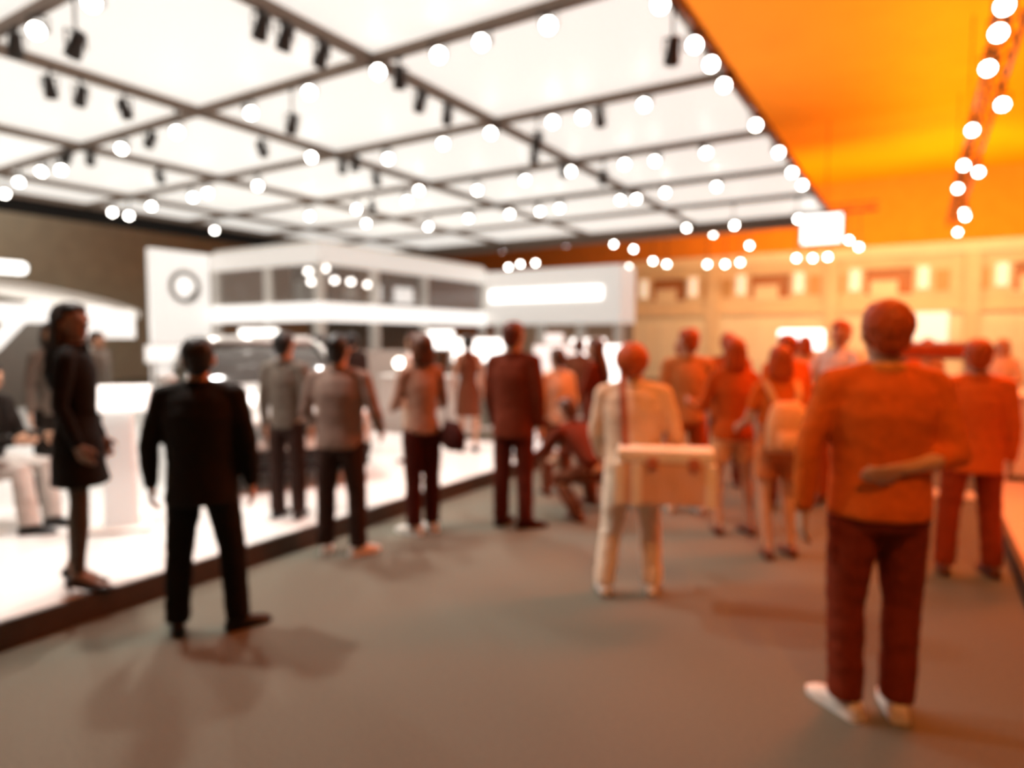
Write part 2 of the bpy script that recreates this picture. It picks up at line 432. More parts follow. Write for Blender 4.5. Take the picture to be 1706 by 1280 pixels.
BRIGHT = [(-4.9, 3.6, 4.9), (-4.9, 1.9, 4.9), (-8.21, 3.6, 4.93), (-7.08, 3.6, 4.92), (-8.5, 6.45, 4.94), (-11.91, 6.45, 4.93), (-9.7, 6.07, 4.75), (-14.8, 6.45, 4.92), (-14.13, 6.45, 4.87), (-15.8, 6.45, 4.85), (-17.79, 9.3, 4.88), (-16.0, 9.3, 4.85), (-17.7, 12.15, 4.83), (-14.36, 9.3, 4.88), (-13.3, 8.98, 4.79), (-12.03, 9.3, 4.87), (-13.7, 12.15, 4.84), (-9.7, 8.7, 4.98), (-12.02, 12.15, 4.84), (-13.3, 13.83, 4.87), (-9.7, 11.82, 4.98), (-10.39, 12.15, 4.87), (-8.4, 9.3, 4.92), (-5.96, 6.45, 4.98), (-4.35, 6.45, 4.98), (-3.51, 6.45, 4.98), (-5.0, 6.45, 4.98), (-7.22, 6.45, 4.98), (-6.05, 9.22, 4.98), (-7.12, 9.3, 4.98), (-12.04, 15.0, 4.84), (-8.37, 12.15, 4.88), (-10.6, 15.0, 4.93), (-9.32, 15.0, 4.93), (-7.19, 12.15, 4.96), (-7.81, 15.0, 4.91), (-6.05, 12.13, 4.98), (-8.42, 15.0, 4.9), (-4.99, 9.3, 4.98), (-4.47, 9.3, 4.98), (-3.47, 9.3, 4.98), (-2.3, 9.16, 4.98), (-2.25, 6.45, 4.87), (-2.3, 11.06, 4.98), (-3.4, 12.15, 4.98), (-4.31, 12.15, 4.96), (-4.94, 12.15, 4.98), (-2.3, 12.85, 4.98), (-2.3, 14.5, 4.98), (-2.3, 15.85, 4.98), (-3.91, 15.0, 4.98), (-5.11, 15.0, 4.98), (-5.79, 15.0, 4.94), (-6.05, 14.71, 4.89), (-6.05, 19.88, 4.96), (-4.22, 17.85, 4.59), (-2.68, 17.85, 4.61), (-2.3, 8.41, 4.98), (-2.3, 7.76, 4.98), (-16.9, 6.61, 4.76), (-17.02, 9.3, 4.73)]
DARK = [(-7.45, 3.6, 4.6), (-6.05, 4.77, 4.9), (-6.05, 5.08, 4.9), (-6.05, 5.6, 4.9), (-8.77, 3.6, 4.9), (-13.3, 7.91, 4.9), (-7.58, 6.45, 4.6), (-9.54, 9.3, 4.9), (-9.2, 9.3, 4.9), (-6.05, 7.39, 4.9), (-6.05, 8.01, 4.9), (-5.61, 6.45, 4.83), (-5.25, 9.3, 4.72), (-4.18, 9.3, 4.9), (-5.38, 12.15, 4.75), (-6.05, 11.79, 4.9), (-13.3, 6.19, 4.9), (-13.01, 6.45, 4.9), (-11.07, 6.45, 4.92), (-2.3, 6.94, 4.6), (-11.48, 12.15, 4.81),
        (-9.7, 4.35, 4.85), (-9.7, 4.72, 4.85), (-9.7, 5.3, 4.85), (-9.7, 7.6, 4.85), (-6.05, 10.6, 4.9), (-9.7, 10.4, 4.9)]
ORD = ['first', 'second', 'third', 'fourth', 'fifth', 'sixth', 'seventh', 'eighth', 'ninth', 'tenth', 'eleventh', 'twelfth', 'thirteenth', 'fourteenth', 'fifteenth', 'sixteenth', 'seventeenth', 'eighteenth', 'nineteenth', 'twentieth']
CROSS = {1.9: 'front edge beam', 3.6: 'nearest cross beam', 6.45: 'second cross beam', 9.3: 'third cross beam', 12.15: 'fourth cross beam', 15.0: 'fifth cross beam', 17.85: 'sixth cross beam', 20.8: 'last cross beam'}
LONG = {-2.3: 'right edge beam', -6.05: 'second long beam from the right', -9.7: 'third long beam from the right', -13.3: 'fourth long beam from the right', -16.9: 'fifth long beam from the right', -19.0: 'left edge beam'}
def hang_all(lst, lit):
    by = {}
    for p in lst:
        k = ('c', p[1]) if p[1] in CROSS else ('l', min(LONG, key=lambda b: abs(b - p[0])))
        by.setdefault(k, []).append(p)
    for (kd, b), ps in by.items():
        ps.sort(key=lambda p: p[0] if kd == 'c' else p[1])
        for n, (x, y, z) in enumerate(ps):
            if lit:
                d = Vector((-x, -y, -1.2 * math.hypot(x, y) * .45)); d.normalize()
                d += Vector((random.uniform(-.25, .25), random.uniform(-.25, .25), 0))
            else:
                d = Vector((x, y, 0)).normalized() + Vector((random.uniform(-.4, .4), random.uniform(-.4, .4), -1.1))
            what = 'glowing spotlight' if lit else 'unlit black spotlight'
            where = (ORD[n] + ' from left on the ' + CROSS[b]) if kd == 'c' else (ORD[n] + ' from the near end on the ' + LONG[b])
            spotlight((x, y, z), 5.085, d, what + ', ' + where, 'lit spotlights on the ceiling grid' if lit else 'unlit spotlights on the ceiling grid')
hang_all(BRIGHT, True)
hang_all(DARK, False)
# right hand lighting truss with its row of lamps
def truss(name, a, b, label):
    t = tag(empty(name, a), label, 'truss'); L = Vector(b) - Vector(a); n = int(L.length / .6)
    d = L.normalized(); side = d.cross(Vector((0, 0, 1))).normalized()
    offs = [side * .14, -side * .14, Vector((0, 0, .24))]
    for o in offs: MB().tube([o, L + o], [.025, .025], 6, False).build('chord', M_lamp_body, t)
    w = MB()
    for k in range(n):
        p, q = L * (k / n), L * ((k + 1) / n)
        for i in range(3): w.tube([p + offs[i], q + offs[(i + 1) % 3]], [.012, .012], 5, False)
    tag(w.build('lattice', M_lamp_body, t), kind='stuff')
    for k in range(1, 6):
        p = L * ((k - .5) / 5)
        MB().tube([p + Vector((0, 0, .24)), p + Vector((0, 0, 8.5 - a[2]))], [.012, .012], 6, False).build('hanger', M_lamp_body, t)
    return t
truss('lighting_truss', (.75, -1.0, 5.2), (.75, 25.6, 5.2), 'long dark lighting truss carrying the right hand row of lamps')  # near end lengthened to carry the added amber keys
for k, (x, y, z) in enumerate(sorted([(.55, 8.45, 4.95), (.6, 9.0, 4.9), (.62, 10.32, 4.98), (.8, 11.87, 4.95), (.66, 13.16, 4.98), (.7, 15.55, 4.95), (.73, 17.82, 4.95), (.82, 21.2, 4.95), (.95, 20.6, 4.75), (.95, 24.6, 4.9), (.8, 16.3, 4.95)], key=lambda p: p[1])):
    d = Vector((-x, -y, -.5 * y)).normalized()
    spotlight((.61 if x < .78 else .89, y, z), 5.2, d, 'glowing spotlight, ' + ORD[k] + ' from the near end of the right hand truss', 'lamps on the right hand truss')
for (p, q, e), nm in zip(KEYS, ('nearest', 'second', 'third')):  # fixtures built for the added amber keys
    spotlight((p[0], p[1], p[2] + .1), 5.2, Vector(q) - Vector(p), 'added amber key spotlight on the right hand truss above the camera, ' + nm, 'added amber key lamps', True)
# far cross truss with lamps below the ceiling end
truss('lighting_truss', (-16, 23.5, 5.6), (-1.2, 23.5, 5.6), 'dark lighting truss across the hall above the far facade')
for k, (x, z) in enumerate(sorted([(-9.89, 5.17), (-9.28, 4.28), (-6.2, 5.24), (-14.54, 4.58), (-13.97, 4.67), (-13.26, 4.67), (-11.91, 5.3), (-9.1, 4.93), (-8.35, 4.45), (-7.83, 4.31), (-6.38, 4.22), (-5.77, 4.19), (-5.27, 4.22), (-3.5, 4.25), (-3.01, 4.22), (-2.57, 4.23), (-1.98, 4.71), (-1.7, 4.48), (-4.98, 4.76), (-14.84, 5.3)])):
    d = Vector((-x, -23.5, -8)).normalized()
    spotlight((x, 23.36, z), 5.6, d, 'glowing spotlight, ' + ORD[k] + ' from left on the far cross truss', 'lamps on the far truss')

# ------------------------------------------------------------------ silver car on the stage
M_paint = mat('car_silver', (206, 202, 196), .28, .35, vary=.02, scale=3, coat=.6)
M_carblk = mat('car_black', (26, 22, 20), .4)
M_tyre = mat('tyre', (30, 27, 25), .8)
M_chrome = mat('chrome', (225, 222, 218), .15, .9, vary=.02)
M_cglass = mat('car_glass', (70, 66, 62), .08, vary=.03, spec=.8)
def car(loc, rz, label):
    # local: nose at y=0 pointing -y, body runs to +y 4.3, width 1.78
    t = tag(empty('car', loc, rz), label, 'car')
    hw = .89
    # body as lofted cross sections along y : (y, half width, z low, z shoulder, z top)
    secs = [(.0, .62, .30, .60, .62), (.08, .80, .22, .70, .74), (.30, .87, .20, .80, .86), (.9, .89, .20, .88, .96), (1.25, .89, .20, .90, 1.0),
            (2.2, .89, .20, .93, 1.0), (3.3, .89, .20, .95, 1.02), (4.0, .86, .22, .95, 1.03), (4.22, .78, .32, .90, .98), (4.3, .65, .42, .80, .86)]
    rs = []
    for y, w, z0, zs, zt in secs:
        pr = [(0, z0), (w * .75, z0), (w * .97, z0 + .1), (w, (z0 + zs) / 2), (w * .97, zs - .04), (w * .88, zs + (zt - zs) * .45), (w * .5, zt - .01), (0, zt)]
        ring = [(x, y, z) for x, z in pr] + [(-x, y, z) for x, z in reversed(pr[1:-1])]
        rs.append(ring)
    b = MB().rings(rs).build('body', M_paint, t, True)
    sub = b.modifiers.new('s', 'SUBSURF'); sub.levels = 1; sub.render_levels = 1
    # greenhouse
    g = [(1.15, .80, .98, 1.0), (1.75, .68, .98, 1.36), (2.3, .64, .98, 1.45), (3.0, .64, .98, 1.44), (3.7, .70, .98, 1.25), (4.1, .74, .98, 1.04)]
    rs = []
    for y, w, z0, z1 in g:
        wb = .84
        pr = [(0, z0 - .05), (wb, z0 - .05), (w + (wb - w) * .45, (z0 + z1) / 2), (w, z1 - .03), (w * .8, z1), (0, z1 + .01)]
        rs.append([(x, y, z) for x, z in pr] + [(-x, y, z) for x, z in reversed(pr[1:-1])])
    MB().rings(rs).build('glasshouse', M_cglass, t, True)
    rs = [[(x, y, z + k) for k in (0, .04) for x in ((-w, 0, w) if k == 0 else (w, 0, -w))] for y, w, z in ((1.8, .62, 1.385), (2.3, .62, 1.452), (3.0, .62, 1.444), (3.55, .62, 1.30))]
    MB().rings(rs).build('roof', M_paint, t, True)
    for s in (-1, 1):
        MB().tube([(s * .82, 1.15, .99), (s * .68, 1.76, 1.37), (s * .64, 2.3, 1.455)], [.035, .035, .035], 8).build('pillar', M_paint, t, True)
        MB().tube([(s * .64, 3.0, 1.45), (s * .70, 3.7, 1.26), (s * .76, 4.1, 1.05)], [.05, .05, .05], 8).build('pillar', M_paint, t, True)
        # headlight, fog recess, mirror
        h = MB().ell((s * .62, .10, .665), (.20, .10, .085), n=14, m=8).build('headlight', mat('headlight', (232, 230, 226), .08, vary=.02, spec=.8), t, True)
        MB().ell((s * .62, .045, .665), (.07, .06, .06), n=12, m=8).build('projector', M_chrome, h, True)
        MB().box((s * .62, .045, .36), (.28, .05, .12)).build('fog_recess', M_carblk, t, bevel=.02)
        MB().ell((s * 1.0, 1.35, 1.02), (.11, .07, .07), n=12, m=8).build('mirror', M_paint, t, True)
        for y in (.82, 3.45):
            w = MB().tube([(s * .70, y, .32), (s * .90, y, .32)], [.32, .32], 24, False).build('wheel', M_tyre, t)
            MB().tube([(s * .84, y, .32), (s * .915, y, .32)], [.21, .19], 20, False).build('rim', M_chrome, w)
        MB().box((s * .17, -.02, .62), (.30, .06, .18)).build('grille', M_carblk, t, bevel=.04)
        for k in range(6): MB().box((s * (.06 + k * .045), -.052, .62), (.012, .02, .16)).build('grille_bar', M_chrome, t)
    MB().box((0, -.01, .33), (.86, .07, .14)).build('lower_intake', M_carblk, t, bevel=.02)
    MB().box((0, .02, .455), (1.5, .10, .10)).build('bumper', M_paint, t, bevel=.04)
    MB().box((0, .03, .215), (1.45, .12, .06)).build('front_lip', M_carblk, t, bevel=.02)
    MB().box((0, -.05, .46), (.44, .02, .11)).build('plate', M_white, t)
    return t
car((-5.05, 4.25, .15), R(62), 'silver car facing the aisle on the white stage')

# ------------------------------------------------------------------ furniture and displays
def lectern(loc, rz, label):
    t = tag(empty('information_stand', loc, rz), label, 'stand')
    MB().b6(-.22, .22, -.16, .16, 0, .025).build('foot', M_white, t, bevel=.008)
    MB().loft([(.02, .12, .06, 0, 0), (.9, .10, .05, 0, 0)], 16, p=4).build('post', M_added_glow, t)
    MB().box((0, .0, 1.0), (.42, .30, .03), Euler((R(35), 0, 0)).to_matrix()).build('panel', M_lightbox, t, bevel=.008)
    return t
lectern((-5.16, 2.68, .15), R(50), 'white information stand with slanted panel between the woman and the car')
lectern((-7.4, 6.9, .15), R(40), 'white information stand near the rear edge of the stage')

def plinth(loc, rz, size, label, name='display_plinth', m=None):
    t = tag(empty(name, loc, rz), label, 'plinth'); w, d, h = size
    MB().b6(-w / 2, w / 2, -d / 2, d / 2, .06, h - .03).build('body', m or M_white, t, bevel=.01)
    MB().b6(-w / 2 - .015, w / 2 + .015, -d / 2 - .015, d / 2 + .015, h - .03, h).build('top', M_white, t, bevel=.008)
    MB().b6(-w / 2 + .04, w / 2 - .04, -d / 2 + .04, d / 2 - .04, 0, .06).build('kick', M_edge, t)
    return t
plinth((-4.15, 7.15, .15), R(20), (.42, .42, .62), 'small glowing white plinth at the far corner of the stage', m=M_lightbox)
plinth((-9.6, 7.2, .15), R(5), (1.5, .5, .95), 'wide white reception counter at the back of the stage', 'reception_counter')
plinth((1.45, 8.9, .15), R(0), (1.45, 1.1, .88), 'white counter standing on the right hand platform', 'reception_counter')
plinth((-6.9, 8.6, 0), R(20), (1.6, .5, 1.0), 'long low white counter behind the stage in mid hall', 'reception_counter')

def screen(loc, rz, w, h, z0, label, m):
    t = tag(empty('display_screen', loc, rz), label, 'screen')
    MB().b6(-w / 2, w / 2, -.03, 0, z0, z0 + h).build('face', m, t, bevel=.01)
    MB().b6(-w / 2 - .03, w / 2 + .03, .001, .06, z0 - .03, z0 + h + .03).build('frame', M_grey, t)
    for s in (-1, 1): MB().b6(s * w * .35 - .03, s * w * .35 + .03, .01, .07, 0, z0 - .03).build('leg', M_grey, t)
    MB().b6(-w / 2, w / 2, -.15, .2, 0, .02).build('foot', M_grey, t)
    return t
screen((-11.6, 8.9, 0), R(45), .75, .95, .85, 'bright white upright screen behind the suited man on the left', M_lightbox_hot)
screen((-8.45, 8.9, 0), R(35), 1.2, 1.05, .32, 'large pale grey display panel right of the silver car', mat('panel_pale', (214, 206, 198), .5, vary=.03))
screen((-7.9, 10.2, 0), R(35), .5, .34, 1.42, 'small bright screen above the pale display panel', M_lightbox_hot)
screen((-6.6, 9.6, 0), R(35), .9, .4, 1.2, 'bright low screen left of the woman in the short dress', M_lightbox_hot)
screen((-6.0, 11.3, 0), R(30), .35, 1.2, .5, 'tall narrow bright screen right of the woman in the short dress', M_lightbox)
screen((-4.9, 9.2, 0), R(25), .6, .8, .7, 'bright white screen between the suited man and the long haired woman', M_lightbox)
screen((-5.7, 12.2, 0), R(25), .7, .35, 1.25, 'wide glowing screen far behind the suited man', M_lightbox_hot)
screen((-4.25, 9.9, 0), R(22), .5, .75, .75, 'bright screen right of the long haired woman', M_lightbox_hot)
screen((-13.9, 8.4, 0), R(55), 1.0, .35, 1.1, 'low glowing screen behind the woman in black', M_lightbox)
screen((-10.4, 9.4, 0), R(40), .4, .5, 1.0, 'small bright screen beside the upright screen', M_lightbox_hot)
screen((1.9, 11.6, .15), R(-5), .5, .5, 1.0, 'glowing screen behind the right hand counter', M_lightbox)
screen((.15, 8.0, 0), R(5), .8, .12, 1.42, 'low dark board behind the right shoulder of the large man', mat('board_leak_rust', (176, 78, 22), .6))  # dark board with the orange light leak painted into its colour
# table lamps glowing on the counters
def globe(loc, r, label):
    t = tag(empty('globe_lamp', loc), label, 'lamp')
    MB().loft([(0, .08, .08, 0, 0), (.03, .07, .07, 0, 0), (.04, .015, .015, 0, 0), (.12, .015, .015, 0, 0)], 12).build('base', M_lamp_body, t)
    MB().ell((0, 0, .12 + r), (r, r, r), n=16, m=10).build('globe', glow('globe_glow', (255, 245, 232), 9), t, True)
globe((-9.1, 7.24, 1.10), .09, 'small glowing globe lamp on the right end of the reception counter')
globe((-10.1, 7.16, 1.10), .09, 'small glowing globe lamp on the left end of the reception counter')
globe((-7.4, 8.42, 1.0), .08, 'small glowing globe lamp on the left of the long low counter')
globe((-6.4, 8.78, 1.0), .08, 'small glowing globe lamp on the right of the long low counter')

# white pedestal chair for the seated person
def chair(loc, rz, label):
    t = tag(empty('pedestal_chair', loc, rz), label, 'chair')
    MB().loft([(0, .24, .24, 0, 0), (.02, .22, .22, 0, 0), (.05, .04, .04, 0, 0), (.38, .03, .03, 0, 0)], 20).build('pedestal', M_white, t, True)
    MB().loft([(.38, .18, .18, 0, 0), (.41, .23, .23, 0, 0), (.46, .24, .24, 0, 0), (.47, .22, .22, 0, 0)], 20).build('seat', M_white, t, True)
    rs = []
    for i in range(13):
        a = R(200 + 140 * i / 12); c, s = math.cos(a), math.sin(a)
        top = .80 - .12 * abs(i - 6) / 6
        rs.append([(c * .23, s * .23, .42), (c * .26, s * .26, .42), (c * .29, s * .29, top), (c * .26, s * .26, top)])
    MB().rings(rs).build('backrest', M_white, t, True)
    return t

# ------------------------------------------------------------------ people
PENDING = []          # (object, voxel size, smooth iterations): remeshed into one continuous surface at the end
def remesh_later(mb, name, m, parent, voxel, it=3):
    o = mb.build(name, m, parent); PENDING.append((o, voxel, it)); return o
SKIN = mat('skin', (206, 160, 130), .5, vary=.05)
SKIN_SHADE = mat('skin_shaded', (140, 108, 88), .5, vary=.05)  # silhouette shade put into a darker skin colour
HAIR_B = mat('hair_black', (24, 19, 16), .5, vary=.3, scale=60)
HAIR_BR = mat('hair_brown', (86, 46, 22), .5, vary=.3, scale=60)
HAIR_LEAK = mat('hair_leak_orange', (184, 82, 16), .55, vary=.25, scale=60)  # orange light leak over dark hair painted into its colour
M_eye = mat('eye', (30, 24, 20), .2); M_lip = mat('lip', (150, 84, 74), .5)
def cloth(name, rgb, rough=.85): return mat(name, rgb, rough, vary=.10, scale=30, bump=.15, spec=.15)

def person(loc, face, H, label, top, bottom, skin=SKIN, hair=HAIR_B, hair_style='short', top_style='jacket', bottom_style='trousers',
           top_m=None, bottom_m=None, shoe_m=None, shoes='flat', arms=None, legs=None, lean=0, twist=0, head=(0, 0), female=False,
           feet=(8, -8), shin_m=None, voxel=.010, collar=None, base_z=None, build=1.0, sleeves=None, hem=None, skirt_z=.52):
    """arms / legs: ((upper dir),(lower dir)) for right (+x) then left (-x); person looks along local +y"""
    s = H / 1.7
    root = tag(empty('person', loc, R(face)), label, 'person', None)
    sh = .158 if female else .182
    sh *= build ** .5
    arms = arms or (((.16, -.06, -1), (.04, .16, -1)), ((-.16, -.06, -1), (-.04, .16, -1)))
    legs = legs or (((.10, .02, -1), (.02, -.03, -1)), ((-.10, .02, -1), (-.02, -.03, -1)))
    hipz = .89
    U = Matrix.Translation((0, 0, hipz + .06)) @ Matrix.Rotation(R(twist), 4, 'Z') @ Matrix.Rotation(R(-lean), 4, 'X') @ Matrix.Translation((0, 0, -hipz - .06))
    J = {}
    low = 1e9
    for k, sg in ((0, 1), (1, -1)):
        S = U @ Vector((sg * sh, 0, 1.375)); a = Vector(arms[k][0]).normalized(); b = Vector(arms[k][1]).normalized()
        E = S + a * .285; Wr = E + b * .245
        hp = Vector((sg * .085, 0, hipz)); a2 = Vector(legs[k][0]).normalized(); b2 = Vector(legs[k][1]).normalized()
        K = hp + a2 * .405; An = K + b2 * .40
        J[k] = (S, E, Wr, hp, K, An, b, sg); low = min(low, An.z)
    dz = -(low - (.14 if shoes == 'heel' else .085)) if base_z is None else base_z
    G = Matrix.Scale(s, 4) @ Matrix.Translation((0, 0, dz))
    UG = G @ U
    NM = U @ Vector((0, -.005, 1.47))
    HT = G @ U @ Matrix.Translation((0, -.005, 1.46)) @ Matrix.Rotation(R(head[0]), 4, 'Z') @ Matrix.Rotation(R(head[1]), 4, 'X') @ Matrix.Translation((0, .005, -1.46)) @ Matrix.Translation((0, 0, 1.70)) @ Matrix.Scale(1.07, 4) @ Matrix.Translation((0, 0, -1.70))
    def g(v): return G @ Vector(v)
    # ---- body: one surface
    B = MB()
    bw = build
    tor = [(.84, .13, .095), (.92, .142, .105), (1.02, .13 if not female else .11, .092), (1.15, .145 if not female else .125, .10), (1.28, .158 if not female else .135, .105), (1.38, .14 if not female else .12, .08), (1.43, .07, .06), (1.47, .052, .055)]
    B.loft([(z, rx * bw, ry * bw, 0, 0) for z, rx, ry in tor], 20, UG)
    B.ell((0, 0, .90), ((.14 if female else .15) * bw, .108 * bw, .10), G)
    B.tube([HT @ Vector((0, -.012, 1.40)), HT @ Vector((0, .0, 1.52))], [.062 * s, .056 * s])
    B.ell((0, .0, 1.60), (.074, .094, .10), HT); B.ell((0, .018, 1.545), (.058, .07, .072), HT); B.ell((0, .05, 1.512), (.032, .032, .025), HT)
    B.tube([HT @ Vector((0, .088, 1.60)), HT @ Vector((0, .108, 1.563))], [.010 * s, .014 * s], 8)
    for sg in (-1, 1):
        B.ell((sg * .077, -.005, 1.58), (.012, .02, .032), HT, 10, 8)
        B.ell((sg * .03, .082, 1.617), (.022, .012, .008), HT, 8, 6)
    af = .82 if female else 1.0
    for k in (0, 1):
        S, E, Wr, hp, K, An, fd, sg = J[k]
        B.tube([UG @ Vector((sg * .04, -.01, 1.42)), g(S)], [.045 * s, .045 * s])
        B.tube([g(S), g(S.lerp(E, .5)), g(E)], [.050 * s * af, .046 * s * af, .038 * s * af])
        B.tube([g(E), g(E.lerp(Wr, .35)), g(Wr)], [.038 * s * af, .040 * s * af, .026 * s * af])
        # hand with palm, four fingers, thumb
        inward = Vector((-sg, .15, 0)); n = (inward - fd * inward.dot(fd))
        if n.length < .2: n = Vector((0, 1, 0)) - fd * fd.y
        n.normalize(); sd = fd.cross(n).normalized()
        if sd.y < 0: sd = -sd                      # thumb side looks forward
        hs = .92 if female else 1.0
        for q, off in enumerate((.028, .010, -.009, -.026)):
            kn = Wr + fd * (.092 - .004 * abs(q - 1)) * hs + sd * off * hs
            B.tube([g(Wr + fd * .005 + sd * off * .55), g(kn)], [.0165 * s, .0125 * s], 8)
            ln = (.074, .082, .076, .060)[q] * hs; d1 = (fd + n * .35 + sd * off * 2.2).normalized(); d2 = (fd + n * 1.1 + sd * off * 1.5).normalized()
            B.tube([g(kn), g(kn + d1 * ln * .55), g(kn + d1 * ln * .55 + d2 * ln * .45)], [.0098 * s, .009 * s, .0075 * s], 8)
        tb = Wr + fd * .03 + sd * .026
        B.tube([g(tb), g(tb + (fd * .7 + sd * .75 + n * .25) * .038), g(tb + (fd * .7 + sd * .75 + n * .25) * .038 + (fd + sd * .25 + n * .4).normalized() * .034)], [.015 * s, .012 * s, .0095 * s], 8)
        lf = .9 if female else 1.0
        B.tube([g(hp), g(hp.lerp(K, .4)), g(K)], [.085 * s * bw * lf, .075 * s * lf, .052 * s * lf])
        B.tube([g(K), g(K.lerp(An, .3)), g(K.lerp(An, .7)), g(An)], [.052 * s * lf, .055 * s * lf, .040 * s * lf, .034 * s * lf])
        fr = Matrix.Rotation(R(feet[k]), 3, 'Z') @ Vector((0, 1, 0))
        if shoes == 'heel':
            B.tube([g(An - Vector((0, 0, .02)) - fr * .02), g(An + fr * .07 - Vector((0, 0, .085))), g(An + fr * .14 - Vector((0, 0, .115)))], [.032 * s, .026 * s, .02 * s], 8)
        else:
            B.tube([g(An - Vector((0, 0, .045)) - fr * .03), g(An + fr * .08 - Vector((0, 0, .05))), g(An + fr * .15 - Vector((0, 0, .062)))], [.034 * s, .03 * s, .02 * s], 8)
    remesh_later(B, 'body', skin, root, voxel, 2)
    # ---- face pieces
    for sg in (-1, 1):
        MB().ell((sg * .031, .083, 1.598), (.012, .008, .0065), HT, 8, 6).build('eye', M_eye, root, True)
    MB().ell((0, .083, 1.536), (.022, .009, .006), HT, 10, 6).build('mouth', M_lip, root, True)
    # ---- hair
    h = MB()
    h.ell((0, -.024, 1.625), (.083, .092, .092), HT); h.ell((0, .012, 1.66), (.070, .078, .052), HT)
    h.ell((0, -.055, 1.575), (.070, .05, .075), HT)
    if hair_style == 'long':
        h.loft([(1.22, .06, .025, 0, -.135), (1.30, .085, .035, 0, -.135), (1.42, .092, .045, 0, -.105), (1.52, .088, .055, 0, -.065), (1.60, .082, .06, 0, -.04)], 16, HT)
        for sg in (-1, 1): h.tube([HT @ Vector((sg * .078, -.01, 1.62)), HT @ Vector((sg * .086, -.02, 1.48)), HT @ Vector((sg * .08, -.05, 1.34))], [.022 * s, .026 * s, .018 * s], 8)
    elif hair_style == 'bob':
        h.loft([(1.46, .085, .055, 0, -.045), (1.52, .098, .07, 0, -.035), (1.60, .095, .08, 0, -.025), (1.66, .08, .07, 0, -.02)], 16, HT)
    elif hair_style == 'bun':
        h.ell((0, -.12, 1.66), (.045, .045, .045), HT)
    elif hair_style == 'ponytail':
        h.tube([HT @ Vector((0, -.11, 1.62)), HT @ Vector((0, -.16, 1.55)), HT @ Vector((0, -.15, 1.38))], [.03 * s, .034 * s, .015 * s], 8)
    elif hair_style == 'medium':
        h.ell((0, -.02, 1.615), (.090, .100, .100), HT)
    elif hair_style == 'full':
        h.ell((0, -.02, 1.615), (.108, .112, .108), HT)
    remesh_later(h, 'hair', hair, root, .011, 3)
    # ---- clothes
    C = MB()
    if top_style in ('jacket', 'shirt', 'tee', 'vest', 'dress', 'blouse'):
        loose = {'jacket': 1.0, 'shirt': .93, 'tee': .92, 'vest': .90, 'dress': .86, 'blouse': .90}[top_style] * bw
        f = .86 if female else 1.0
        wst = .93 if top_style == 'dress' else .92 if female else 1.0
        up = [(1.00, .172 * wst, .125), (1.12, .176 * (wst + 1) / 2, .13), (1.26, .192, .138), (1.36, .186, .112), (1.41, .125, .082), (1.44, .068, .066)]
        C.loft([(z, rx * loose * f, ry * loose, 0, 0) for z, rx, ry in up], 24, UG)
        hem_z = hem
        hem = {'jacket': .76, 'shirt': .84, 'tee': .84, 'vest': .86, 'dress': .62, 'blouse': .86}[top_style]
        hem = hem_z or hem
        fl = 1.06 if top_style in ('jacket', 'dress') else 1.0
        C.loft([(hem, .178 * loose * fl, .140 * loose * fl, 0, 0), (.90, .178 * loose, .138 * loose, 0, 0), (1.03, .168 * loose * f * wst, .122 * loose, 0, 0)], 24, G)
        slv = {'jacket': .93, 'shirt': .90, 'tee': .0, 'vest': -1, 'dress': .95, 'blouse': .9}[top_style]
        for k in (0, 1):
            S, E, Wr, hp, K, An, fd, sg = J[k]; q = af * (1.0 if top_style in ('jacket', 'dress', 'blouse') else .95)
            slk = sleeves[k] if sleeves else slv
            if slk > 0:
                we = E.lerp(Wr, slk)
                C.tube([UG @ Vector((sg * .045, -.012, 1.415)), UG @ Vector((sg * sh * .62, -.006, 1.392)), g(S)], [.056 * s, .062 * s, .064 * s * q])
                C.tube([g(S), g(S.lerp(E, .5)), g(E)], [.066 * s * q, .062 * s * q, .055 * s * q])
                C.tube([g(E), g(E.lerp(we, .5)), g(we)], [.055 * s * q, .051 * s * q, .044 * s * q], 12, True)
            elif slk == 0:
                C.tube([UG @ Vector((sg * .045, -.012, 1.415)), g(S), g(S.lerp(E, .55))], [.056 * s, .066 * s * q, .064 * s * q])
        tp = remesh_later(C, {'jacket': 'jacket', 'shirt': 'shirt', 'tee': 'shirt', 'vest': 'vest', 'dress': 'dress', 'blouse': 'blouse'}[top_style], top_m, root, .013, 4)
        cm = collar or top_m
        cl = MB(); rs = []
        for i in range(21):
            a = R(108 + 324 * i / 20); c_, s_ = math.cos(a), math.sin(a)
            rs.append([UG @ Vector((c_ * .066, s_ * .066 - .003, 1.425)), UG @ Vector((c_ * .084, s_ * .082 - .003, 1.415)), UG @ Vector((c_ * .076, s_ * .075 - .003, 1.458)), UG @ Vector((c_ * .067, s_ * .066 - .003, 1.462))])
        cl.rings(rs).build('collar', cm, root, True)
        if top_style == 'jacket':
            for sg in (-1, 1):
                lp = MB()
                pts = [(sg * .055, .085, 1.44), (sg * .10, .112, 1.36), (sg * .085, .142, 1.26), (sg * .015, .150, 1.08)]
                inn = [(sg * .035, .085, 1.43), (sg * .045, .125, 1.34), (sg * .03, .148, 1.24), (sg * .005, .152, 1.08)]
                rs = [[UG @ Vector(a), UG @ Vector(b), UG @ (Vector(b) + Vector((0, .008, 0))), UG @ (Vector(a) + Vector((0, .008, 0)))] for a, b in zip(pts, inn)]
                lp.rings(rs).build('lapel', top_m, root)
    Q = MB()
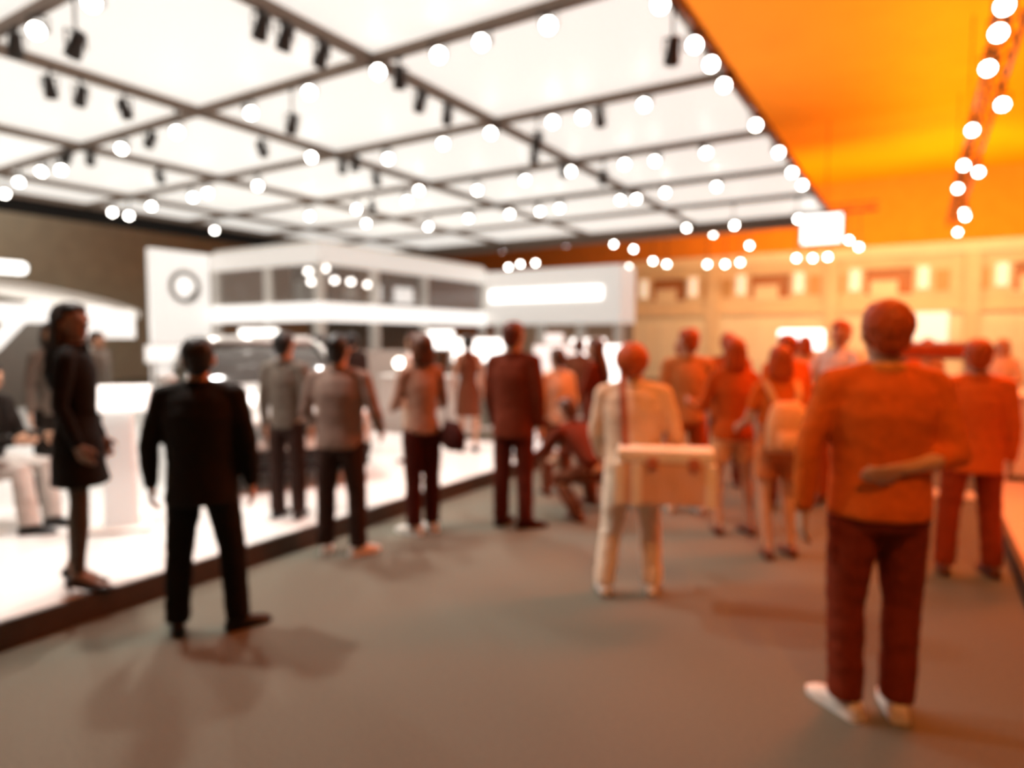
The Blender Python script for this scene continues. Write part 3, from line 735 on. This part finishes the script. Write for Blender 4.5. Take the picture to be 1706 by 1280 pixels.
    if bottom_style in ('trousers', 'shorts'):
        Q.loft([(.80, .15 * bw, .112 * bw, 0, 0), (.90, .153 * bw, .114 * bw, 0, 0), (1.0, .128 * bw, .098 * bw, 0, 0)], 20, G)
        for k in (0, 1):
            S, E, Wr, hp, K, An, fd, sg = J[k]
            if bottom_style == 'trousers':
                Q.tube([g(hp), g(hp.lerp(K, .4)), g(K), g(K.lerp(An, .45)), g(An + Vector((0, 0, -.015)))], [.094 * s * bw, .090 * s * bw ** .5, .076 * s, .073 * s, .070 * s], 14, False)
            else:
                Q.tube([g(hp), g(hp.lerp(K, .62))], [.098 * s, .092 * s], 14, False)
        remesh_later(Q, bottom_style, bottom_m, root, .013, 3)
    elif bottom_style in ('skirt', 'skirt_over'):
        Q.loft([(skirt_z, .19, .155, 0, .01), (.70, .185, .145, 0, .0), (.88, .172, .13, 0, 0), (1.02, .135, .108, 0, 0)], 24, G)
        remesh_later(Q, 'skirt', bottom_m, root, .013, 3)
    if shin_m:
        T_ = MB()
        T_.ell((0, 0, .88), (.15 * bw, .112 * bw, .10), G)
        for k in (0, 1):
            S, E, Wr, hp, K, An, fd, sg = J[k]
            T_.tube([g(hp), g(hp.lerp(K, .4)), g(K), g(K.lerp(An, .3)), g(K.lerp(An, .7)), g(An)], [.084 * s * lf, .075 * s * lf, .056 * s * lf, .058 * s * lf, .045 * s * lf, .039 * s * lf])
        remesh_later(T_, 'tights', shin_m, root, .012, 3)
    # ---- shoes
    for k in (0, 1):
        S, E, Wr, hp, K, An, fd, sg = J[k]
        fr = Matrix.Rotation(R(feet[k]), 3, 'Z') @ Vector((0, 1, 0)); sdv = Vector((fr.y, -fr.x, 0))
        gz = An.z - (.14 if shoes == 'heel' else .085)
        rs = []
        hl = .055 if shoes == 'heel' else 0
        for t, w, hh in ((-.075, .022, .05), (-.06, .034, .082), (0, .037, .09), (.06, .040, .072), (.12, .044, .055), (.17, .036, .040), (.195, .014, .02)):
            lift = hl * max(0, min(1, (.10 - t) / .15))
            c0 = Vector((An.x, An.y, gz)) + fr * t
            prof = [(-w, .004), (-w * 1.02, hh * .45), (-w * .7, hh * .9), (0, hh), (w * .7, hh * .9), (w * 1.02, hh * .45), (w, .004), (0, 0)]
            rs.append([g(c0 + sdv * a + Vector((0, 0, b * (.6 if hl else 1) + lift))) for a, b in prof])
        so = MB().rings(rs).build('shoe', shoe_m, root, True)
        if hl:
            MB().tube([g(Vector((An.x, An.y, gz + .05)) - fr * .055), g(Vector((An.x, An.y, gz + .004)) - fr * .05)], [.016 * s, .006 * s], 8, False).build('heel', shoe_m, so)
        elif shoes == 'trainer':
            rs2 = []
            for t, w in ((-.078, .024), (-.06, .037), (0, .040), (.06, .043), (.12, .047), (.17, .039), (.198, .017)):
                c0 = Vector((An.x, An.y, gz)) + fr * t
                rs2.append([g(c0 + sdv * a + Vector((0, 0, b))) for a, b in ((-w, 0), (-w, .022), (w, .022), (w, 0))])
            MB().rings(rs2).build('sole', M_white, so)
    root['_J'] = 0; del root['_J']
    return root, G, UG, J

BLK = cloth('cloth_black', (24, 21, 18)); BLK2 = cloth('cloth_charcoal', (30, 26, 22)); SHOE = mat('shoe_black', (18, 15, 13), .35)
SHOE_W = mat('shoe_white', (226, 214, 202), .5); SHOE_BR = mat('shoe_brown', (104, 52, 28), .5)
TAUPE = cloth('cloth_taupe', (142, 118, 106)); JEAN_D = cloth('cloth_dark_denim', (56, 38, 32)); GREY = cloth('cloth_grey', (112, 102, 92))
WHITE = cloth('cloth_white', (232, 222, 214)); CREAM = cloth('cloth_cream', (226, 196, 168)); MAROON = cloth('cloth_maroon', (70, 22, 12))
LEAK_RUST_D = cloth('cloth_leak_dark', (106, 42, 20)); LEAK_RUST = cloth('cloth_leak_rust', (192, 88, 28)); LEAK_ORNG = cloth('cloth_leak_orange', (222, 110, 36))  # orange light leak over dark clothes painted into these cloth colours
BROWN = cloth('cloth_brown', (112, 64, 42)); PEACH = cloth('cloth_peach', (226, 172, 126)); LEAK_DENIM = cloth('denim_leak_russet', (126, 50, 28))  # the denim is dark cloth with orange light leak painted in

def rel(*a): return a
DN = ((.16, -.06, -1), (.04, .16, -1)); DNL = ((-.16, -.06, -1), (-.04, .16, -1))
FRONT_R = ((.25, .05, -1), (-.35, .9, .05)); FRONT_L = ((-.25, .05, -1), (.35, .9, .05))
# 1 woman in black on stage, seen from the side
person((-4.10, 1.90, .15), -42, 1.60, 'woman in black dress and heels with long hair on the stage', None, None, hair_style='long', top_style='dress', bottom_style='skirt_over', skin=SKIN_SHADE,
       top_m=BLK, bottom_m=BLK, shoe_m=SHOE, shoes='heel', female=True, voxel=.009, hem=.70, skirt_z=.60, shin_m=cloth('tights_dark', (78, 68, 58)), arms=(((.15, -.1, -1), (-.1, .35, -1)), ((-.15, -.05, -1), (.1, .4, -1))),
       legs=(((.02, .06, -1), (.0, -.05, -1)), ((-.02, -.10, -1), (-.02, -.10, -1))), head=(-28, 4))
# 2 suited man seen from behind
person((-3.28, 2.13, 0), 44, 1.61, 'man in black suit standing with his back turned beside the stage edge', None, None, top_m=BLK2, bottom_m=BLK, shoe_m=SHOE, voxel=.009, build=1.08,
       arms=(((.24, -.04, -1), (.02, .2, -1)), ((-.30, -.04, -1), (-.04, .2, -1))), legs=(((.16, .0, -1), (.06, -.03, -1)), ((-.12, .02, -1), (-.05, -.03, -1))), feet=(-62, 18), head=(8, 6))
# 3 person half hidden behind the suited man
person((-6.5, 4.05 - 1.2, .15), -100, 1.60, 'person with brown hair half hidden behind the man in black suit', None, None, hair=mat('hair_dark_brown', (52, 42, 32), .5), hair_style='bob', top_style='shirt',
       top_m=GREY, bottom_m=BLK2, shoe_m=SHOE, female=True, voxel=.013)
# 4 visitor on the stage edge by the car
person((-4.32, 3.55, .15), 20, 1.50, 'slim visitor in grey shirt and dark trousers beside the car', None, None, top_style='shirt', top_m=GREY, bottom_m=JEAN_D, shoe_m=SHOE, build=.9, voxel=.011,
       legs=(((.05, .02, -1), (0, -.02, -1)), ((-.05, .02, -1), (0, -.02, -1))))
# 5 man in taupe shirt
person((-3.62, 3.46, 0), 22, 1.63, 'man in taupe shirt and dark jeans with white trainers', None, None, top_style='shirt', top_m=TAUPE, bottom_m=JEAN_D, shoe_m=SHOE_W, shoes='trainer', build=1.14, voxel=.010,
       arms=(((.34, -.02, -1), (-.1, .7, -.6)), ((-.34, -.02, -1), (.1, .75, -.5))), feet=(-35, 20), head=(0, 6))
# 6 woman in pale vest
p6, G6, U6, J6 = person((-3.47, 4.22, 0), 62, 1.64, 'woman in tan vest over pale sleeves carrying a dark shoulder bag', None, None, hair=HAIR_BR, hair_style='bob', top_style='blouse', top_m=cloth('cloth_tan', (168, 128, 108)), bottom_m=MAROON, shoe_m=SHOE_W,
       shoes='trainer', female=True, voxel=.011, arms=(((.2, .1, -1), (-.2, .9, -.1)), ((-.2, .2, -1), (.2, .9, -.2))), legs=(((.01, .02, -1), (0, -.02, -1)), ((-.0, -.03, -1), (0, -.03, -1))), feet=(0, 30), head=(0, 6))
# 7 hostess in short dress
person((-4.92, 6.92, .15), 40, 1.50, 'small woman in short brown dress standing on the far stage', None, None, top_style='vest', bottom_style='skirt', hair_style='bun', top_m=BROWN, bottom_m=BROWN, shoe_m=SHOE, female=True, voxel=.013,
       legs=(((.03, 0, -1), (.02, -.02, -1)), ((-.03, 0, -1), (-.02, -.02, -1))))
# 8 man in dark suit, orange light leak painted into cloth, hair and shoes
person((-2.90, 4.74, 0), 8, 1.74, 'tall man in dark suit painted as orange lit with hands lowered in mid aisle', None, None, hair=mat('hair_leak_dark', (96, 36, 10), .5), top_m=LEAK_RUST_D, bottom_m=cloth('trousers_leak_dark', (84, 28, 14)), shoe_m=cloth('shoe_leak_dark', (60, 22, 12)),
       voxel=.010, arms=(((.14, .0, -1), (-.02, .25, -1)), ((-.12, .0, -1), (.02, .25, -1))), legs=(((.04, .0, -1), (.02, -.03, -1)), ((-.05, .02, -1), (-.02, -.03, -1))), feet=(-50, -10), head=(-6, 0), build=.98)
# 9 long haired woman in dark dress with the orange light leak painted in
person((-3.0, 6.6, 0), 100, 1.60, 'woman with long hair in dark dress painted as orange lit facing left', None, None, hair=HAIR_BR, hair_style='long', top_style='dress', bottom_style='skirt', top_m=LEAK_RUST_D, bottom_m=LEAK_RUST_D, shoe_m=SHOE_BR, female=True, voxel=.012,
       arms=(((.1, .5, -1), (-.1, .9, .2)), ((-.1, .3, -1), (.1, .9, -.2))))
# 10 crouching person
person((-2.38, 5.30, 0), 70, 1.60, 'person crouching low on the carpet in dark clothes painted as orange lit', None, None, hair=HAIR_BR, hair_style='short', top_style='shirt', top_m=LEAK_RUST_D, bottom_m=BROWN, shoe_m=SHOE_BR, voxel=.013,
       lean=48, legs=(((.25, .95, .12), (-.05, -.45, -1)), ((-.2, .9, -.30), (0, -.75, -.65))), arms=(((.1, .7, -.7), (-.1, .8, -.5)), ((-.1, .7, -.7), (.1, .8, -.5))), head=(0, 30))
# 11 person with the equipment case
p11, G11, U11, J11 = person((-1.50, 3.88, 0), 20, 1.57, 'person in cream shirt and white trousers carrying a large case', None, None, hair=HAIR_LEAK, hair_style='full', top_style='shirt', top_m=CREAM, bottom_m=cloth('cloth_offwhite', (236, 214, 190)), shoe_m=SHOE_W,
       voxel=.010, build=1.18, arms=(((.3, -.1, -1), (.1, .25, -.9)), ((-.2, .1, -1), (.1, .6, -.7))), legs=(((.08, .10, -1), (.06, -.12, -1)), ((-.12, -.06, -1), (-.12, -.14, -1))), feet=(-5, 12), head=(-20, 8))
# 12 man behind the case carrier
person((-1.80, 6.0, 0), 25, 1.69, 'man with dark cap hair and tan shirt behind the case carrier', None, None, hair=HAIR_LEAK, top_style='shirt', top_m=cloth('cloth_amber_tan', (206, 138, 84)), bottom_m=LEAK_RUST, shoe_m=SHOE_W, voxel=.012,
       arms=(((.3, .2, -1), (.1, .9, .1)), DNL), head=(35, 0))
# 13 woman in dark top and pale shorts
person((-1.27, 5.50, 0), 32, 1.61, 'woman in dark top painted as orange lit and pale shorts with bare legs', None, None, hair=HAIR_LEAK, hair_style='bob', top_style='shirt', top_m=LEAK_RUST, bottom_style='shorts', bottom_m=PEACH, shoe_m=SHOE_BR, female=True, voxel=.012, build=1.12,
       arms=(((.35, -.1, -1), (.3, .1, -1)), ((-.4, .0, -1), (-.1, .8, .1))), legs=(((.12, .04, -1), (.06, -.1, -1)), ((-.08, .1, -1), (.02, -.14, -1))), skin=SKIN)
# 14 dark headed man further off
person((-1.75, 7.3, 0), 10, 1.66, 'man in jacket painted as orange lit further back, left of the woman in shorts', None, None, hair=HAIR_LEAK, top_m=LEAK_RUST, bottom_m=LEAK_RUST_D, shoe_m=SHOE_BR, voxel=.013)
person((-1.05, 6.6, 0), 40, 1.64, 'dark clothed visitor standing between the shorts and backpack women', None, None, hair=HAIR_LEAK, top_m=LEAK_ORNG, bottom_m=LEAK_RUST_D, shoe_m=SHOE_BR, voxel=.013)
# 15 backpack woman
p15, G15, U15, J15 = person((-.86, 5.12, 0), 30, 1.55, 'woman with pale backpack and bare legs walking away', None, None, hair=HAIR_LEAK, hair_style='bob', top_style='tee', top_m=LEAK_ORNG, bottom_style='shorts', bottom_m=cloth('cloth_tan_shorts', (204, 128, 78)), shoe_m=SHOE_BR,
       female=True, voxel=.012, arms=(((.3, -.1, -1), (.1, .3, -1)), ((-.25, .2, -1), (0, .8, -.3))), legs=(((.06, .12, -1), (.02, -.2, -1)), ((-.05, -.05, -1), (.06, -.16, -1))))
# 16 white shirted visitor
person((-.64, 7.0, 0), 150, 1.77, 'visitor in white shirt with raised forearm left of the big man', None, None, hair=HAIR_LEAK, top_style='shirt', top_m=WHITE, bottom_m=LEAK_RUST, shoe_m=SHOE_BR, voxel=.012,
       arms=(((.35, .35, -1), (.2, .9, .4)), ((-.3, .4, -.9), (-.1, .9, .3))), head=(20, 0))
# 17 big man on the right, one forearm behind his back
p17, G17, U17, J17 = person((-.12, 3.13, 0), 26, 1.75, 'large man in dark jacket painted as orange lit holding one forearm behind his back', None, None, hair=HAIR_LEAK, hair_style='medium', top_style='shirt', sleeves=(.40, .92), top_m=LEAK_ORNG, bottom_m=LEAK_DENIM, shoe_m=SHOE_W, shoes='trainer',
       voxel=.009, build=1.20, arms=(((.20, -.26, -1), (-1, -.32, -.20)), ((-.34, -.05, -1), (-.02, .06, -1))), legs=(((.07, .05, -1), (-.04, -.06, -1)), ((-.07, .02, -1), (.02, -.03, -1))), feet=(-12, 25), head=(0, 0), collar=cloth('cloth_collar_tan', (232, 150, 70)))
# 18 man right of him, orange light leak painted into his dark suit
person((.34, 5.40, 0), 12, 1.60, 'man in dark suit painted as orange lit walking right behind the large man', None, None, hair=HAIR_LEAK, top_m=cloth('suit_leak_orange', (224, 108, 40)), bottom_m=cloth('trousers_leak_orange', (150, 60, 26)), shoe_m=SHOE_BR, voxel=.012,
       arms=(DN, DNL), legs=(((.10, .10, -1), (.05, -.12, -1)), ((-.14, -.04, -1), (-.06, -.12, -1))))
# 19 pale visitors at the counter
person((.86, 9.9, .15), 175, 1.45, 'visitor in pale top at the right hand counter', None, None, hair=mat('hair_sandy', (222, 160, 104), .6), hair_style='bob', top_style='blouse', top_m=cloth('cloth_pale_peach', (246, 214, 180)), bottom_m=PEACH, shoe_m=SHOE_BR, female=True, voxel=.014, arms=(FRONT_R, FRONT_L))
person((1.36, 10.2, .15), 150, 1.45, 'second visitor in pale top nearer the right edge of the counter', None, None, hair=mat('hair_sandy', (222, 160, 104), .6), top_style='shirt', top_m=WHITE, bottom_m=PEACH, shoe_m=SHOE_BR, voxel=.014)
# 20 seated person at the left edge on a white chair
chair((-6.02, 2.12, .15), R(-60), 'white pedestal chair under the seated person at the left edge')
person((-6.02, 2.12, .15), -60, 1.66, 'seated person in dark jacket at the left edge of the stage', None, None, top_m=BLK2, bottom_m=cloth('cloth_pale_grey', (204, 196, 188)), shoe_m=SHOE, voxel=.012,
       lean=6, legs=(((.10, 1, -.05), (.0, .10, -1)), ((-.10, 1, -.05), (0, .10, -1))), arms=(((.1, .35, -1), (-.2, .95, .0)), ((-.1, .35, -1), (.2, .95, .0))))
# further visitors in the background
bg = [((-9.3, 4.6, .15), -60, 1.55, 'distant visitor in grey brown clothes at far left of the stage', GREY, GREY, HAIR_B, 'short', 'shirt'),
      ((-8.3, 7.25, .15), 60, 1.50, 'distant visitor in white shirt left of the slim visitor', WHITE, GREY, HAIR_BR, 'short', 'shirt'),
      ((-7.0, 6.35, .15), 30, 1.50, 'distant dark haired visitor behind the slim visitor', BLK2, JEAN_D, HAIR_B, 'bob', 'jacket'),
      ((-6.55, 6.5, .15), 20, 1.52, 'distant dark visitor just left of the man in taupe shirt', JEAN_D, JEAN_D, HAIR_B, 'full', 'jacket'),
      ((-5.05, 6.0, .15), 100, 1.52, 'hostess in white blouse right of the woman with the shoulder bag', WHITE, CREAM, HAIR_BR, 'long', 'blouse'),
      ((-4.15, 8.6, 0), 20, 1.60, 'distant visitor in brown jacket right of the small woman in the short dress', BROWN, LEAK_RUST_D, HAIR_BR, 'short', 'jacket'),
      ((-3.15, 6.0, 0), 60, 1.50, 'half hidden visitor in brown trousers behind the tall man in dark suit', CREAM, BROWN, HAIR_BR, 'short', 'shirt'),
      ((-2.6, 8.4, 0), 0, 1.58, 'distant visitor in cream shirt behind the case carrier', CREAM, PEACH, HAIR_LEAK, 'short', 'shirt'),
      ((-1.3, 9.6, 0), 20, 1.64, 'distant visitor in tan shirt beyond the crowd', PEACH, LEAK_RUST, HAIR_LEAK, 'bob', 'shirt'),
      ((-.2, 9.2, 0), -10, 1.62, 'distant visitor in jacket painted as orange lit right of the white shirted visitor', LEAK_ORNG, LEAK_RUST, HAIR_LEAK, 'short', 'jacket'),
      ((.1, 10.5, 0), 10, 1.60, 'distant visitor in peach top beyond the large man', PEACH, LEAK_RUST, HAIR_LEAK, 'ponytail', 'shirt')]
for loc, fa_, H, lb, tm, bm_, hr, hs, ts in bg:
    person(loc, fa_, H, lb, None, None, hair=hr, hair_style=hs, top_style=ts, top_m=tm, bottom_m=bm_, shoe_m=SHOE_BR, voxel=.015, female=hs in ('long', 'bob', 'ponytail'))

# ------------------------------------------------------------------ bags and cases
def place(root, o, G):  # keep the carried thing top level, put at a wearer's side
    pass
def strap_mesh(pts, w, t, nrm):
    mb = MB(); rs = []; pts = [Vector(p) for p in pts]
    for i, p in enumerate(pts):
        d = (pts[min(i + 1, len(pts) - 1)] - pts[max(0, i - 1)]).normalized()
        n = Vector(nrm[i]); sdv = d.cross(n).normalized() * w / 2; n = sdv.cross(d).normalized() * t / 2
        rs.append([p - sdv - n, p + sdv - n, p + sdv + n, p - sdv + n])
    return mb.rings(rs)
# shoulder bag of the woman in the tan vest (hangs at her back on the right)
sbg = tag(empty('shoulder_bag', (-3.47, 4.22, 0), R(62)), 'dark slouchy shoulder bag hanging behind the woman in tan vest', 'bag')
MB().loft([(.70, .05, .10, .19, -.20), (.74, .075, .155, .19, -.20), (.84, .07, .15, .19, -.20), (.93, .035, .11, .18, -.19)], 18, p=2.6).build('pouch', cloth('bag_maroon', (62, 20, 12)), sbg, True)
strap_mesh([(.18, -.10, .92), (.17, -.09, 1.15), (.10, -.02, 1.405), (.13, .03, 1.36)], .025, .008, [(1, -.3, 0), (1, -.3, .1), (.2, -.2, 1), (.6, .6, .6)]).build('strap', cloth('bag_maroon', (62, 20, 12)), sbg)
# large pale equipment case with shoulder strap
ec = tag(empty('equipment_case', (-1.50, 3.88, 0), R(20)), 'large pale hard case with white corners slung at the carrier\'s hip', 'case')
cx, cy, cz = .20, -.22, .80
M_case = mat('case_tan', (228, 182, 152), .6, vary=.05); M_corner = mat('case_white', (246, 232, 210), .5, vary=.03)
MB().b6(cx - .28, cx + .26, cy - .09, cy + .09, cz - .16, cz + .085).build('shell', M_case, ec, bevel=.015)
MB().b6(cx - .285, cx + .265, cy - .095, cy + .095, cz + .087, cz + .165).build('lid', M_corner, ec, bevel=.015)
for x in (cx - .27, cx - .17, cx + .245): MB().b6(x - .03, x + .03, cy - .1, cy + .1, cz - .165, cz + .084).build('edge_strip', M_corner, ec, bevel=.006)
for x in (cx - .08, cx + .15): MB().b6(x - .03, x + .03, cy - .108, cy - .094, cz + .05, cz + .12).build('latch', mat('case_latch', (190, 110, 78), .4), ec, bevel=.004)
strap_mesh([(cx - .24, cy + .02, cz + .16), (-.048, -.185, 1.12), (-.058, -.168, 1.26), (-.07, -.06, 1.42), (-.07, .08, 1.38)], .04, .008, [(0, -1, 0), (0, -1, 0), (0, -1, .2), (0, -.3, 1), (0, 1, .8)]).build('strap', cloth('strap_rust', (176, 92, 58)), ec)
# backpack
bpk = tag(empty('backpack', (-.86, 5.12, 0), R(30)), 'pale soft backpack on the walking woman\'s back', 'backpack')
MB().loft([(.80, .13, .06, 0, -.20), (.84, .155, .085, 0, -.20), (1.0, .15, .085, 0, -.20), (1.12, .12, .065, 0, -.19), (1.16, .06, .03, 0, -.18)], 20, p=3).build('pack', PEACH, bpk, True)
MB().loft([(.83, .10, .03, 0, -.285), (.86, .11, .035, 0, -.285), (.96, .10, .03, 0, -.285)], 16, p=3).build('pocket', PEACH, bpk, True)
for s_ in (-1, 1):
    strap_mesh([(s_ * .07, -.16, 1.13), (s_ * .10, -.12, 1.22), (s_ * .115, -.03, 1.30), (s_ * .11, .08, 1.22), (s_ * .12, .1, 1.05)], .045, .012, [(0, -1, .3), (0, -1, .5), (0, 0, 1), (0, 1, .3), (0, 1, 0)]).build('strap', PEACH, bpk)

# ------------------------------------------------------------------ turn every figure and garment into one continuous surface
for o, v, it in PENDING:
    m = o.modifiers.new('r', 'REMESH'); m.mode = 'VOXEL'; m.voxel_size = v; m.use_smooth_shade = True
    m2 = o.modifiers.new('s', 'SMOOTH'); m2.factor = .5; m2.iterations = it
bpy.context.view_layer.update()
dg = bpy.context.evaluated_depsgraph_get()
baked = []
for o, v, it in PENDING:
    baked.append((o, bpy.data.meshes.new_from_object(o.evaluated_get(dg))))
from mathutils import noise
FOLD = {'jacket': .006, 'shirt': .0045, 'blouse': .007, 'dress': .006, 'vest': .005, 'trousers': .006, 'shorts': .007, 'skirt': .006, 'hair': .006}
for o, me in baked:
    mt = o.data.materials[0] if o.data.materials else None
    o.modifiers.clear(); o.data = me
    if not me.materials and mt: me.materials.append(mt)
    for p in me.polygons: p.use_smooth = True
    amp = FOLD.get(o.name.split('.')[0], 0)
    if amp:
        off = Vector((random.random() * 9, random.random() * 9, 0))
        fq = 34.0 if o.name.startswith('hair') else 11.0
        ns = [v.normal.copy() for v in me.vertices]
        for v, n in zip(me.vertices, ns):
            q = Vector((v.co.x * fq, v.co.y * fq, v.co.z * fq * (1.0 if fq > 20 else 1.5))) + off
            v.co += n * (noise.noise(q) * amp + noise.noise(q * 2.3) * amp * .45)
        me.update()
